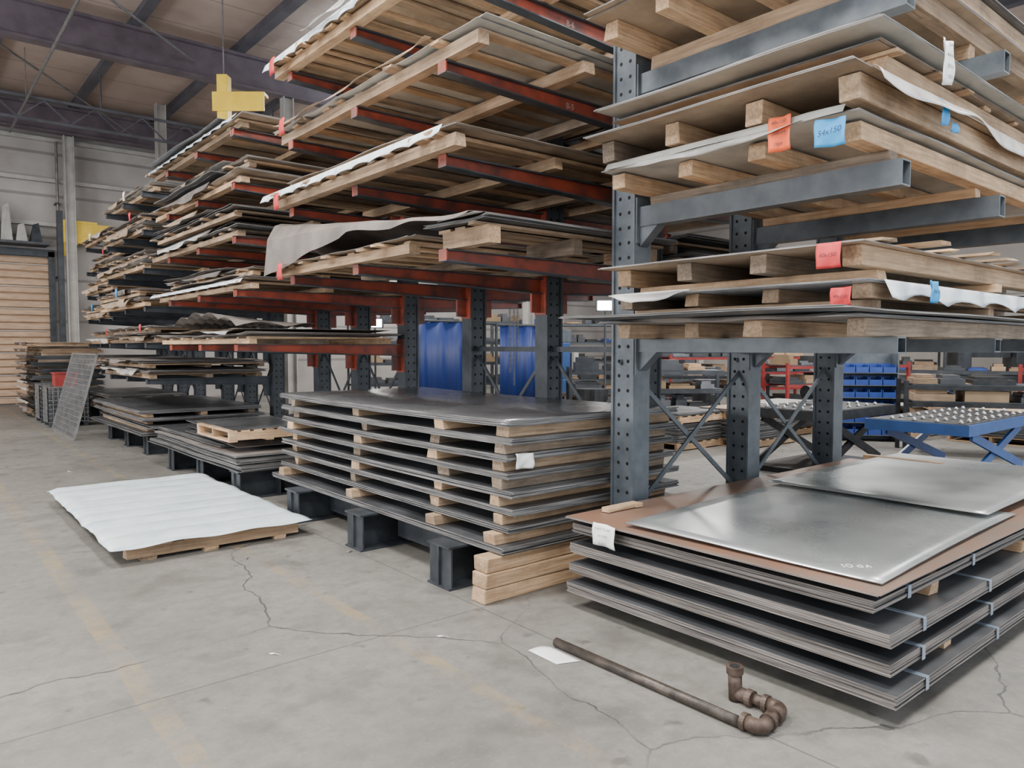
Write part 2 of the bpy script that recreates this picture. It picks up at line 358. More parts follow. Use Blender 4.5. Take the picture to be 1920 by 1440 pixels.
LV = [2.24, 2.85, 3.45, 4.05]; LV2 = [2.2, 2.75, 3.3, 3.85]; LV3 = [2.2, 2.76, 3.32, 3.88]; LV4 = [2.18, 2.7, 3.22, 3.74]
rack('grey cantilever rack with square tube arms, nearest on the right', (0, 3.3, 0), HP, [-3.885, -5.265, -6.645], 5.2, [1.65, 2.53, 3.40], 1.69, tube=True, base=False)
rack('red-armed cantilever rack over the tall stack of dark plates', (4.72, 0, 0), 0, [4.05, 5.25, 6.45], 4.5, LV, 1.95, red=True, back=1.7, letters={(0, 2): 'B-5', (0, 3): 'B-6'})
rack('second red-armed cantilever rack along the aisle', (4.72, 0, 0), 0, [7.8, 9.0, 10.2], 4.3, [1.63]+LV2, 2.0, red=True, back=1.7)
rack('third cantilever rack along the aisle, dark grey arms', (4.72, 0, 0), 0, [11.9, 13.1, 14.3], 4.3, [1.12, 1.66]+LV3, 1.9)
rack('farthest cantilever rack along the aisle, dark grey arms', (4.72, 0, 0), 0, [16.0, 17.2, 18.4], 4.1, [1.12, 1.66]+LV4, 1.5)
# ---------------------------------------------------------------- loads
def tagcard(parent, x, y, z, face, w, h, m, lines=(), col=INK, size=.03):
    tilt = U(-.1, .1); cr = U(.004, .010)
    def fn(i, j):
        a = (i-.5)*w; b = -j*h+a*tilt; out = .006+.010*math.sin(j*math.pi)+cr*math.cos(i*6)+.5*cr*math.sin(i*9+j*7)
        return (x-out, y-a, z+b) if face == '-x' else (x+a, y-out, z+b)
    o = MB().grid(fn, 8, 8).build('tag', m, parent, smooth=True, solid=.0015)
    for k, l in enumerate(lines):
        zz = z-h*(k+.6)/(len(lines)+.2)
        if face == '-x': text(l, size, (x-.030, y, zz), (HP, tilt, -HP), col, o, shear=.3)
        else: text(l, size, (x, y-.030, zz), (HP, -tilt, 0), col, o, shear=.3)
    return o
def pack(name, x0, x1, y0, y1, z, n, t, mats, label, cat='sheet metal', group=None, zf=None, nx=4, ny=6, jit=.006, straps=(), skew=0):
    mb = MB()
    for i in range(n):
        a, b, c, d = [U(-jit, jit) for _ in range(4)]; k = len(mb.v); sk = skew*U(.6, 1.)
        mb.slab(x0+a, x1+b, y0+c, y1+d, z+i*t, t*.96 if i < n-1 else t, zf, nx if zf else 1, ny if zf else 1)
        if skew:
            yc = (y0+y1)/2; mb.v[k:] = [(p[0]+(p[1]-yc)*sk, p[1], p[2]) for p in mb.v[k:]]
    o = tag(mb.build(name, mats), label, cat, group)
    e = jit+.001; zt = z+n*t
    for s in straps:
        MB().box(s-.016, s+.016, y0-e-.002, y0-e, z, zt).box(s-.016, s+.016, y0-e, y1+e, zt, zt+.0015).build('strap', STRAP, o)
    return o, zt
def spread(a, b, n, w):
    return [a+w/2+(b-a-w)*i/(n-1) for i in range(n)] if n > 1 else [(a+b)/2]
def skid(x0, x1, y0, y1, z, axis, label, tint=0, nr=4, rw=.09, rh=.09, ns=0, st_=.02, sw=.11, nc=0, ch=.05, group='wooden skids under the sheets', cx=None, bev=0, rag=.04):
    t = thing('wooden_skid', label, 'pallet', ((x0+x1)/2, (y0+y1)/2, z), group=group)
    along = WX if axis == 'x' else WY; acr = WY if axis == 'x' else WX
    T = lambda: tint if R.random() < .55 else R.choice([0, 1, 2])
    def bd(nm, a0, a1, b0, b1, za, zb, mats):
        m = MB()
        if axis == 'x': m.box(a0, a1, b0, b1, za, zb, j=.008)
        else: m.box(b0, b1, a0, a1, za, zb, j=.008)
        m.build(nm, mats[T()], t, bevel=bev)
    (p0, p1, q0, q1) = (x0, x1, y0, y1) if axis == 'x' else (y0, y1, x0, x1)
    if nc:
        for c in (cx or spread(p0+.35, p1-.35, nc, .1)):
            bd('cross_board', c-.05, c+.05, q0-U(-.05, .04), q1+U(-.05, .02), z, z+ch, acr)
        z += ch
    for c in spread(q0, q1, nr, rw):
        bd('runner', p0+U(-rag, rag+.02), p1+U(-rag, rag), c-rw/2, c+rw/2, z, z+rh, along)
    z += rh
    if ns:
        for c in spread(p0+.02, p1-.02, ns, sw):
            c += U(-.05, .05); w_ = sw*U(.6, 1.15)
            bd('deck_slat', c-w_/2, c+w_/2, q0+U(-rag-.04, .04), q1+U(-.03, .01), z, z+st_, acr)
        z += st_
    return t, z
def film(parent, x, y0, y1, z, drop, n=14, amp=.02, axis='y', m=FILM):
    ph = U(0, 6)
    def fn(i, j):
        a = y0+(y1-y0)*i; w = math.sin(i*n*2*math.pi)+.5*math.sin(i*n*3.3+ph)
        dz = -drop*j*(1+.35*w)+(.012*w if j > 0 else 0)
        out = .008+(amp*(.6+.5*math.sin(i*n*2*math.pi+1))*j)
        return (x-out, a, z+dz) if axis == 'y' else (a, x-out, z+dz)
    return MB().grid(fn, n*8, 4).build('protective_film', m, parent, smooth=True, solid=.0015)
def torn(parent, x, y0, y1, z, drop, m, axis='y', name='loose_wrap'):
    L = y1-y0; n = max(12, int(L*26)); p1, p2, p3 = U(0, 6), U(0, 6), U(0, 6); f1, f2 = U(1.2, 2.6), U(4, 7)
    def fn(i, j):
        a = y0+L*i; w = .55+.3*math.sin(a*f1+p1)+.14*math.sin(a*f2+p2)+.05*math.sin(a*19+p3)
        w *= min(1, 12*i*L/2, 12*(1-i)*L/2)
        out = .008+.022*j*(1+math.sin(a*f2*1.7+p3))+.01*math.sin(j*3+a*3)
        return (x-out, a, z+.004-drop*max(.05, w)*j) if axis == 'y' else (a, x-out, z+.004-drop*max(.05, w)*j)
    return MB().grid(fn, n, 4).build(name, m, parent, smooth=True, solid=.0012)

# ---- floor stack, right
skid(3.5, 6.5, 1.40, 3.2, 0, 'y', 'short timber bearers under the floor stack in front of the grey rack', 1, nr=3, rw=.1, rh=.10)
zb = [.10, .217, .337, .457]
names = ['lowest', 'second', 'third', 'topmost']
gr = 'banded steel plate packs in the floor stack by the grey rack'
for i, z in enumerate(zb):
    dx = [0, .02, .03, .05][i]; dy = [0, .03, .04, .12][i]
    o, zt = pack('steel_plate_pack', 3.12+dx, 6.8, 1.28+dy, 3.23, z, 7, .0082, [DARK, EDGE2], '%s banded pack of dark steel plates, right-hand floor stack' % names[i],
                 'steel plates', gr, straps=(3.42+i*.03, 4.3), jit=.006)
    zn = zb[i+1] if i < 3 else .553
    skid(3.8, 6.3, 1.40 if i else 1.33, 3.15, zt+.002, 'y', 'timber spacers on the %s plate pack of the right-hand floor stack' % names[i], 0, nr=3, rw=.08, rh=zn-zt-.003, group='spacers in floor stack')
rs, zt = pack('rusty_sheet', 3.12, 6.75, 1.36, 3.24, .556, 2, .005, [RUST, EDGE2], 'light-rust steel sheets topping the right-hand floor stack', 'sheet metal', zf=lambda x, y: .002*math.sin(x*2), jit=.012)
tagcard(rs, 3.11, 2.90, .574, '-x', .17, .13, WHITE, ('PLATE 72x144', '011 3/16', '|||| |||| ||'), size=.019)
def loose(name, cx, cy, z, lx, ly, rz, m, label, zf, t=.004):
    mb = MB().slab(-lx/2, lx/2, -ly/2, ly/2, 0, t, zf, 20, 14)
    o = mb.build(name, [m, EDGE], smooth=False); c = W[o.name].copy(); o.location = (cx, cy, z+c.z); o.rotation_euler = (0, 0, math.radians(rz)); W[o.name] = Vector((0,0,c.z))
    for p in o.data.polygons: p.use_smooth = abs(p.normal.z) > .9
    return tag(o, label, 'sheet metal', 'loose bright sheets')
zA = lambda x, y: .012+.012*math.cos(x*1.6)+.006*math.sin(y*3)
sA = loose('loose_steel_sheet', 4.2, 2.14, .5705, 2.0, 1.42, 2.2, GALV, 'bright loose sheet chalked 10GA, left-hand one on the rusty stack', zA)
sB = loose('loose_steel_sheet', 6.02, 2.24, .603, 2.3, 1.42, .8, GALV, 'bright loose sheet farther right, overlapping the chalked one', lambda x, y: .008+.008*math.cos(x*1.5+.6))
GLY = {'1': [[(0,0),(.02,1)]], '0': [[(.3,1),(.05,.75),(0,.35),(.2,0),(.5,.1),(.6,.6),(.45,.95),(.3,1)]],
       'G': [[(.55,.6),(.3,.72),(.05,.5),(.05,.15),(.3,0),(.5,.12),(.52,.32),(.3,.33)]], 'A': [[(0,0),(.28,.72),(.5,0)],[(.08,.27),(.45,.25)]]}
m = MB(); xx = 0; aa = math.radians(-46); S = .048
for ch in '10GA':
    for stx in GLY[ch]:
        for p, q in zip(stx[:-1], stx[1:]):
            pts = []
            for (gx, gy) in (p, q):
                lx, ly = (xx+gx)*S, (gy+.1*gx)*S
                wx = -.89+lx*math.cos(aa)-ly*math.sin(aa); wy = -.50+lx*math.sin(aa)+ly*math.cos(aa)
                pts.append((wx, wy, zA(wx, wy)+.0048))
            m.beam(pts[0], pts[1], .004, .0006)
    xx += {'1': .3, '0': 1.0, 'G': .75, 'A': .6}[ch]
m.build('chalk_writing', CHALK, sA)
tag(MB().box(3.35, 3.62, 3.10, 3.16, .572, .60, j=.006).box(3.60,3.66,3.09,3.17,.572,.596).build('wood_offcut', WX[0]), 'short wood offcut lying on the rusty sheets beside the nearest grey column', 'wood block')
tag(MB().box(6.72, 6.80, 2.45, 3.1, .572, .62, j=.006).box(6.70,6.82,2.4,2.5,.572,.60).build('wood_offcut', WY[0]), 'wood offcut at the far right corner of the rusty sheets', 'wood block')
skid(5.2, 6.9, 1.62, 2.8, .5705, 'y', 'thin dunnage strips between the rusty sheets and the farther bright sheet', 0, nr=2, rw=.05, rh=.028, group=None)

# ---- loads on the grey rack (sheets long in X)
def rload(lv, k, x0, y0, z, rh, nc, ch, n, t, m, look, tint, ns=0, zf=None, cx=None, x1=7.2, edge=EDGE, sk=True, jit=.012, wrap=None):
    if sk:
        t_, z = skid(x0+.12, x1, y0+.04, 3.24, z, 'x', 'rough wooden %s skid on the %s arms of the grey rack' % (k, lv), tint, nr=4, rw=.1, rh=rh, nc=nc, ch=ch, ns=ns, cx=cx, group='skids on the grey rack', bev=.005, rag=.06)
    o, z = pack('sheet_stack', x0, x1+.05, y0, 3.26, z+.001, n, t, [m, edge], '%s, %s %s layer on the grey rack' % (look, lv, k), group='sheets on the grey rack', zf=zf, nx=12, ny=12, jit=jit)
    if wrap: torn(o, x0-.012, wrap[2], wrap[3], z, wrap[0], wrap[1])
    return o, z
crl = lambda k, s=3.: (lambda x, y: k*(math.sin(x*s)*.5+.5)*max(0, 1-(x-3)/2.5)+.4*k*(.5+.5*math.sin(y*4.)))
o, z = rload('lowest', 'bottom', 3.42, 1.62, 1.652, .09, 0, 0, 3, .005, KRAFT, 'wide dark sheets with brown paper', 1, wrap=(.03, KRAFT, 1.7, 3.1))
o2, z = rload('lowest', 'overhanging', 3.08, 1.50, z, .09, 0, 0, 3, .004, DARK, 'long overhanging grey sheets', 1, sk=False, jit=.03, zf=crl(.012))
o, z = rload('lowest', 'middle', 3.50, 1.62, z+.016, .075, 3, .05, 2, .005, FILM, 'white film-covered sheets', 1, cx=[3.80, 5.26, 6.64], wrap=(.14, CLEAR, 2.6, 3.2))
film(o, 1.61, 3.65, 6.9, z, .085, 6, .04, 'x')
tagcard(o, 4.05, 1.545, z+.01, '-y', .10, .11, BLUETAG, ('54x150',), NAVY, size=.026)
tagcard(o, 3.48, 1.72, z-.04, '-x', .10, .09, REDTAG, ('48x150',), size=.022)
o, z = rload('lowest', 'top', 3.42, 1.60, z+.012, .10, 3, .05, 2, .005, TAN, 'fibre-board-lined sheets', 0, cx=[3.80, 5.26, 6.64])
tagcard(o, 3.41, 1.75, z-.005, '-x', .12, .12, REDTAG, ('60x150',), size=.027)
t = thing('board_layer', 'pale wooden boards laid across the top of the lowest load on the grey rack', 'boards', (5, 2.4, z))
for i in range(11):
    x = 3.62+i*.34; MB().box(x-.05, x+.05, 1.50+U(-.08, .08), 3.2, z+.003, z+.018, j=.02).build('thin_board', WY[R.choice([0, 0, 1])], t)
o, z = rload('middle', 'bottom', 3.45, 1.66, 2.532, .09, 3, .06, 2, .005, PALE, 'pale curling foam-backed sheets', 0, cx=[3.92, 5.26, 6.64], zf=crl(.035), wrap=(.07, CLEAR, 1.9, 3.2))
tagcard(o, 3.42, 2.02, z+.05, '-x', .12, .17, ORANGE, ('48x150', '304 #4', '16ga'), size=.026)
tagcard(o, 3.42, 1.76, z-.02, '-x', .15, .13, BLUETAG, ('54x150',), NAVY, size=.038)
film(o, 3.44, 1.70, 3.2, z+.038, .04, 2, .03, 'y', PALE)
o, z = rload('middle', 'second', 3.28, 1.60, z+.05, .12, 0, 0, 2, .006, TAN, 'tan board-faced sheets', 0, zf=crl(.012))
tagcard(o, 4.15, 1.555, z-.02, '-y', .09, .12, BLUETAG, (), NAVY)
tagcard(o, 4.3, 1.56, z-.10, '-y', .10, .05, BLUETAG, (), size=.022)
def flap(i, j):
    return (3.45+3.2*i, 1.585-.05*j-.03*j*math.sin(i*9), z+.004-.075*j*(1+.5*math.sin(i*13)+.15*math.sin(i*29))+.02*math.sin(j*3))
MB().grid(flap, 90, 6).build('protective_film', CLEAR, o, smooth=True, solid=.0015)
o, z = rload('middle', 'third', 3.55, 1.60, z+.012, .11, 0, 0, 2, .005, TAN, 'thin tan sheets', 0, ns=9)
o, z = rload('middle', 'topmost', 3.42, 1.52, z+.003, .07, 0, 0, 4, .006, PALE, 'pale sheets with a long white label', 0, sk=False, jit=.03, zf=crl(.03, 2))
tagcard(o, 3.95, 1.475, z+.025, '-y', .12, .21, WHITE, ('72x144', '14GA 0107', '|||| ||| |||', '|| |||| ||'), size=.022)
o, z = rload('upper', 'bottom', 3.30, 1.75, 3.402, .11, 3, .09, 3, .006, TAN, 'brown-faced sheets at the top of the photo', 0, cx=[3.90, 5.26, 6.64], jit=.03)
o, z = rload('upper', 'top', 3.6, 1.7, z+.01, .10, 0, 0, 3, .006, DARK, 'dark sheets at the very top', 1)

# ---- tall stack
bow = lambda i: (lambda x, y: .0022*i*((y-5.3)/1.85)**2 - .0015*math.sin((y-3.55)*math.pi/1.1)**2*(.3+i*.12)+.003)
OR8 = ['lowest', 'second-lowest', 'third-lowest', 'fourth-lowest', 'fifth-lowest', 'sixth-lowest', 'next-to-top', 'topmost']
z = .291
for i in range(8):
    zf = bow(i)
    x0 = 2.93+(-.06 if i == 0 else U(-.015, .035)); y0 = 3.56+(-.02 if i == 0 else U(-.01, .06))
    o, zt = pack('steel_plate_pack', x0, 4.64, y0, 7.22+U(-.04, .04), z, 6, .0072, [SHINE if i == 7 else DARK, EDGE], '%s pack of dark plates in the tall stack under the red arms' % OR8[i],
                 'steel plates', 'plate packs in the tall stack', zf=zf, nx=2, ny=24, jit=.012)
    if i == 5: tagcard(o, 3.08, y0-.014, zt+.02, '-y', .15, .10, WHITE)
    if i == 7:
        for p in o.data.polygons: p.use_smooth = abs(p.normal.z) > .9
        break
    nz = .291+(i+1)*.112
    t = thing('timber_spacers', 'wooden spacers on the %s pack of the tall stack' % OR8[i], 'wood spacers', (3.8, 5.3, zt), group='spacers in the tall stack')
    for yb in (3.72, 4.45, 5.65, 6.95):
        yb += U(-.09, .09) if yb > 3.8 else U(-.04, .03); hw = U(.045, .065); e = max(zf(0, yb-.06), zf(0, yb+.06), zf(0, yb)); e2 = min(bow(i+1)(0, yb-.06), bow(i+1)(0, yb+.06), bow(i+1)(0, yb))
        xs = x0+U(-.01, .05)
        MB().box(xs, 4.6, yb-hw, yb+hw, zt+e+.0005, nz+e2-.0005, j=.010).build('spacer', WX[R.choice([0, 0, 1, 2])], t, bevel=.004)
    z = nz
for i, nm in enumerate(('bottom', 'middle', 'top')):
    o = MB().box(2.74+U(-.02, .02), 3.72, 3.56+U(-.01, .01), 3.70, i*.096+.001, i*.096+.095, j=.006).build('timber_beam', WX[0], bevel=.008)
    tag(o, '%s of three square timber beams piled under the corner of the tall stack' % nm, 'timber', 'three piled timber beams')

# ---- loads on aisle racks
LOOK = {'dark': ([DARK, EDGE], 'dark steel sheets'), 'pale': ([PALE, EDGE], 'pale film-faced sheets'), 'tan': ([TAN, EDGE], 'tan board-lined sheets'), 'galv': ([GALV, EDGE], 'bright steel sheets'), 'kraft': ([KRAFT, EDGE2], 'brown-paper-covered sheets')}
def lload(bay, lvl, x0, y0, y1, z, look, n=3, t=.005, ns=9, tint=0, fm=0, x1=4.6, k='', wave=.01, back=False, rh=.07, tear=None, extra=1, lift=.03):
    mats, w = LOOK[look]; side = 'rear ' if back else ''
    pos = '%s%s load, %s arms, %s' % (side, k, lvl, bay) if k else '%sload, %s arms, %s' % (side, lvl, bay)
    s_, z = skid(x0+.04, x1-.03, y0+.08, y1-.08, z+.002, 'y', 'slatted wooden skid, '+pos, tint, nr=3 if not back else 2, rw=.085, rh=rh, ns=ns, group='skids on the aisle racks', rag=.07)
    yc = (y0+y1)/2; hh = (y1-y0)/2; cu = U(.0, lift)
    zf = lambda x, y: wave*(.5+.5*math.sin(y*9+x))+cu*((y-yc)/hh)**4
    o, z = pack('sheet_stack', x0, x1, y0, y1, z+.001, n, t, mats, w+', '+pos, group='sheets on the aisle racks', jit=.03, zf=zf, nx=3, ny=30, skew=U(-.012, .012))
    if fm: film(o, x0-.032, y0+.05, y1-.05, z, fm, 11, .03)
    if tear: torn(o, x0-.04, y0+U(.1, .9), y1-U(.1, .8), z+.002, tear[0], tear[1])
    z += wave+cu
    if back: extra = 0
    for q in range(extra):
        a = U(-.10, .2); ya = y0+U(-.05, .6); yb = y1-U(.0, .9); f = U(3, 6); am = U(.006, .013)
        o2, z = pack('loose_steel_sheet', x0+a, x1-U(0, .5), ya, yb, z+.001, R.choice([1, 2, 3]), .004, [R.choice([DARK, DARK, KRAFT, PALE, TAN]), EDGE], '%s sheets lying on top, %s' % (['thin', 'second thin', 'third thin'][q], pos), group='thin top sheets on the aisle racks', jit=.05, zf=lambda x, y: am*(1+math.sin(y*f+x+q)), nx=2, ny=24, skew=U(-.03, .03))
        if R.random() < .4: torn(o2, x0+a-.05, ya+U(.1, .6), ya+U(1., 2.), z, U(.05, .10), R.choice([KRAFT, CLEAR, TAN]))
        z += 2*am
        if q < extra-1:
            t = thing('wood_dunnage', 'short wood pieces between the thin sheets, '+pos, 'wood blocks', (x0+.5, yc, z), group='dunnage between thin sheets')
            for yy in (ya+.3, yc+U(-.2, .2), yb-.3):
                MB().box(x0+a+U(-.05, .1), x1-.6, yy-.045, yy+.045, z+.001, z+.035, j=.014).build('dunnage_piece', WX[R.choice([0, 1, 2])], t)
            z += .036
    return o, z
b1 = 'first red-armed rack'; LW = ['lowest', 'second', 'third', 'fourth', 'fifth', 'sixth']
YE = 6.78
lload(b1, 'lowest', 2.70, 4.35, YE, 2.242, 'tan', 2, k='far bottom', ns=9, wave=.006, extra=0)
lload(b1, 'lowest', 2.78, 3.58, 4.25, 2.242, 'dark', 6, ns=3, k='near bottom', rh=.11, tint=0, extra=0, tear=(.05, CLEAR))
def drape(i, j):
    y = 3.62+3.1*i
    crest = 2.42+.34*i**1.25+.012*abs(((i*5) % 1)-.5)
    if j < .45:
        q = j/.45; return (3.45-.70*q, y, 2.40+(crest-2.40)*q**1.6+.004)
    q = (j-.45)/.55; dr = .02+.16*i+(.34*(i-.5)/.5 if i > .5 else 0)
    f = abs(((i*4+.3) % 1)-.5)*.10*q
    return (2.75-.08*min(1, q*3)-f, y+(.20*q*max(0, i-.5)), crest-dr*q-.01*math.sin(i*23)*q)
tag(MB().grid(drape, 40, 14).build('kraft_paper_sheet', KRAFT, smooth=False, solid=.002), 'big sheet of brown paper folded over the lowest load of the first red-armed rack', 'paper')
lload(b1, 'second', 2.66, 3.78, YE, 2.852, 'tan', 3, ns=13, fm=.06, wave=.012, rh=.08, extra=1)
lload(b1, 'third', 2.74, 3.58, YE, 3.452, 'pale', 4, ns=11, tint=1, tear=(.05, TAN), rh=.08, extra=1)
lload(b1, 'fourth', 2.70, 3.8, YE, 4.052, 'tan', 3, ns=13, fm=.07, wave=.012, tint=0, extra=1)
for li, (zz, lk) in enumerate(zip(LV, ('dark', 'tan', 'dark', 'tan'))):
    o, z = lload(b1, LW[li], 4.98, 3.7+.1*li, 6.9, zz, lk, 4, ns=7, x1=6.6, back=True, tint=1)
    lload(b1, LW[li], 5.0, 3.8+.1*li, 6.8, z+.01, 'dark', 6, ns=5, x1=6.5, back=True, tint=1, k='upper')
b2 = 'second red-armed rack'
for li, zz in enumerate([1.63]+LV2):
    lk = ['kraft', 'tan', 'dark', 'tan', 'tan'][li]
    o, z = lload(b2, LW[li], 2.74+U(-.05, .08), 7.45+U(-.1, .2), 11.1, zz, lk, 4, ns=9, tint=[0, 1, 1, 0, 1][li], fm=[0, .04, 0, 0, .04][li], k='lower', tear=(.10, R.choice([KRAFT, CLEAR, TAN])) if li in (2, 3) else None, extra=[1, 1, 2, 1, 1][li], rh=.055)
    if li in (1, 2, 3): lload(b2, LW[li], 2.74+U(-.05, .14), 7.7+U(-.1, .5), 10.9, z+.01, ['', 'pale', 'dark', 'kraft'][li], 4, ns=9, tint=1, k='upper', tear=(.08, KRAFT) if li == 1 else None, rh=.045, extra=1, lift=.01)
    if li > 0: lload(b2, LW[li], 4.98, 7.5, 11.1, zz, 'dark', 6, ns=6, x1=6.6, back=True, tint=2)
    if li == 0:
        zk = z
        def dr2(i, j):
            return (2.62+.9*j, 7.5+2.4*i+.1*j, zk+.012+.13*abs(math.sin(i*3.1))*(1-j)+.05*abs(math.sin(i*14+j*5)))
        tag(MB().grid(dr2, 40, 10).build('kraft_paper_sheet', KRAFT, smooth=False, solid=.002), 'crumpled brown paper on the lowest arms of the second red-armed rack', 'paper')
for bi, (bay, ya, yb, xx, lvs) in enumerate((('third aisle rack', 11.5, 15.2, 2.84, LV3), ('farthest rack', 15.65, 18.8, 3.22, LV4))):
    for li, zz in enumerate([1.12, 1.66]+lvs):
        x0 = xx+U(-.08, .12); top = li == 5
        o, z = lload(bay, LW[li], x0, ya+U(0, .3), yb-U(0, .3), zz, R.choice(['dark', 'kraft', 'tan', 'pale']), R.choice([3, 5, 8]), ns=7, tint=R.choice([0, 1, 1]), k='lower', tear=(.12, R.choice([KRAFT, CLEAR, TAN])), rh=.055, extra=1, lift=.015)
        if not top: o, z = lload(bay, LW[li], x0+U(-.06, .1), ya+U(0, .5), yb-U(0, .6), z+.01, R.choice(['dark', 'tan', 'kraft', 'pale']), R.choice([4, 6]), ns=6, tint=R.choice([0, 1, 1]), k='upper', extra=1, rh=.045, lift=.01)
        if li in (1, 4): tagcard(o, x0-.08, ya+.8, z, '-x', .1, .12, REDTAG)
        if li in (2, 5): tagcard(o, x0-.08, ya+1.5, z, '-x', .1, .14, BLUETAG if li == 2 else WHITE)
for (u, v, d, w) in ((552, 380, 6.6, 'second'), (577, 245, 6.5, 'third'), (552, 133, 6.6, 'fourth'), (562, 510, 6.6, 'lowest')):
    p = at_d(u, v, d)
    t = thing('flag_tag', 'small red flag tag at the far load on the %s arms, first red-armed rack' % w, 'tag', (2.655, p.y, p.z))
    W[t.name] = Vector(t.location)
    MB().grid(lambda i, j: (2.60-.01*math.sin(j*3)-.006*math.sin(i*5), p.y-.06+.12*i, p.z+.06-.14*j), 4, 4).build('card', REDTAG, t, smooth=True, solid=.002)
    MB().tube([(2.60, p.y, p.z+.055), (2.72, p.y, p.z+.07)], .002, 6).build('wire', WIRE, t)

# ---- low stacks on bases of the farther racks
z = .291
for i, (x0, x1, y0, y1, n, m, w) in enumerate(((2.66, 4.5, 7.62, 11.0, 6, DARK, 'lowest'), (2.72, 4.5, 7.75, 10.9, 4, DARK, 'second'), (2.74, 4.4, 7.9, 11.1, 3, KRAFT, 'third'), (2.80, 4.3, 8.6, 11.2, 4, DARK, 'fourth'))):
    o, z = pack('sheet_stack', x0, x1, y0, y1, z+.002, n, .009, [m, EDGE], '%s layer of flat sheets on the base of the second red-armed rack' % w, group='low flat sheets on rack bases', jit=.03, zf=lambda x, y: .004+.004*math.sin(y*3+x), nx=2, ny=12, skew=U(-.02, .02))
    z += .008
z += .002
for i in range(3):
    o, z = pack('loose_steel_sheet', 2.85+.12*i, 4.3, 8.1+.5*i, 10.2+.4*i, z, 1, .006, [SHINE if i != 1 else DARK, EDGE], '%s sheet leaning out over the low pile behind the bubble-wrapped pallet' % ['dull loose', 'dark loose', 'thin bright'][i], zf=lambda x, y: .01+.006*math.sin(3*y), nx=2, ny=10, skew=U(-.08, .08))
    z += .018
def pallet(x, y, z, lx, ly, label, tint=0, rz=0, group='flat pallets'):
    t = thing('wooden_pallet', label, 'pallet', (x, y, z), rz, group, local=True)
    for c in spread(-ly/2, ly/2, 3, .04):
        MB().box(-lx/2, lx/2, c-.02, c+.02, .018, .108, j=.003).build('stringer', WX[tint], t)
    for c in spread(-lx/2, lx/2, 7, .09):
        MB().box(c-.045, c+.045, -ly/2, ly/2, .108, .126, j=.003).build('deck_board', WY[tint], t)
    for c in spread(-lx/2, lx/2, 3, .09):
        MB().box(c-.045, c+.045, -ly/2, ly/2, 0, .018, j=.003).build('bottom_board', WY[tint], t)
    return t
pallet(3.15, 8.55, z+.012, .9, 1.1, 'small wooden pallet on the low sheets behind the bubble-wrapped pallet', 0)
tag(MB().slab(2.75, 3.6, 8.0, 9.3, z+.142, .004, lambda x, y: .004*math.sin(3*y), 4, 8).build('loose_steel_sheet', [SHINE, EDGE]), 'thin sheet lying on the small pallet in the low pile', 'sheet metal')
for bi, (ya, yb, nm) in enumerate(((11.5, 15.3, 'third aisle rack'), (15.6, 19.0, 'farthest rack'))):
    z = .291
    for i in range(4):
        o, z = pack('sheet_stack', (2.7, 3.2)[bi]+U(-.10, .1), 4.5, ya+U(0, .4), yb-U(0, .3), z+.002, 6, .0085, [R.choice([DARK, DARK, SHINE]), EDGE], '%s sheet pack on the base of the %s' % (names[i], nm), group='low flat sheets on rack bases', jit=.03, skew=U(-.02, .02))
        if i < 3: s_, z = skid((2.8, 3.25)[bi], 4.4, ya+.3, yb-.4, z+.002, 'y', 'timber battens over the %s sheet pack at the base of the %s' % (names[i], nm), 1, nr=3, rh=.05)
OR11 = ['lowest', 'second', 'third', 'fourth', 'fifth', 'sixth', 'seventh', 'eighth', 'ninth', 'tenth', 'topmost']
for i in range(11):
    z = .11+i*.15
    if i == 0: skid(2.4, 3.6, 19.6, 22.0, 0, 'x', 'timber bearers under the far floor pile beside the door', 2, nr=4, rh=.11)
    o, zt = pack('sheet_stack', 2.30+U(-.06, .2), 3.7, 19.5+U(-.1, .1), 22.1+U(-.1, .1), z, 7, .013, [DARK if i < 9 else TAN, DARK if i < 9 else WX[1]], '%s layer of the floor pile beside the roll-up door' % OR11[i], group='far floor pile', jit=.04)
    torn(o, 2.22, 19.6, 21.8, zt, .1, R.choice([CLEAR, KRAFT, DARK]))
    if i < 10: skid(2.45, 3.6, 19.6, 22.0, zt+.001, 'x', 'timber spacers over the %s layer of the far floor pile' % OR11[i], 2, nr=4, rh=.055, group='far floor pile spacers')
t = thing('wire_mesh_panel', 'tall wire mesh panel leaning on the racks near the far door', 'mesh panel', (2.4, 16.2, 0))
def lean(y, q): return Vector((2.26+.38*q, 14.4+2.3*y, .015+1.45*q))
m = MB()
for i in range(25): m.beam(lean(i/24, 0), lean(i/24, 1), .01, .01)
for j in range(17): m.beam(lean(0, j/16), lean(1, j/16), .01, .01)
m.build('mesh', WIRE, t)
m = MB()
for a, b in (((0,0),(1,0)), ((0,1),(1,1)), ((0,0),(0,1)), ((1,0),(1,1))): m.beam(lean(*a), lean(*b), .03, .03)
m.build('frame', WIRE, t)
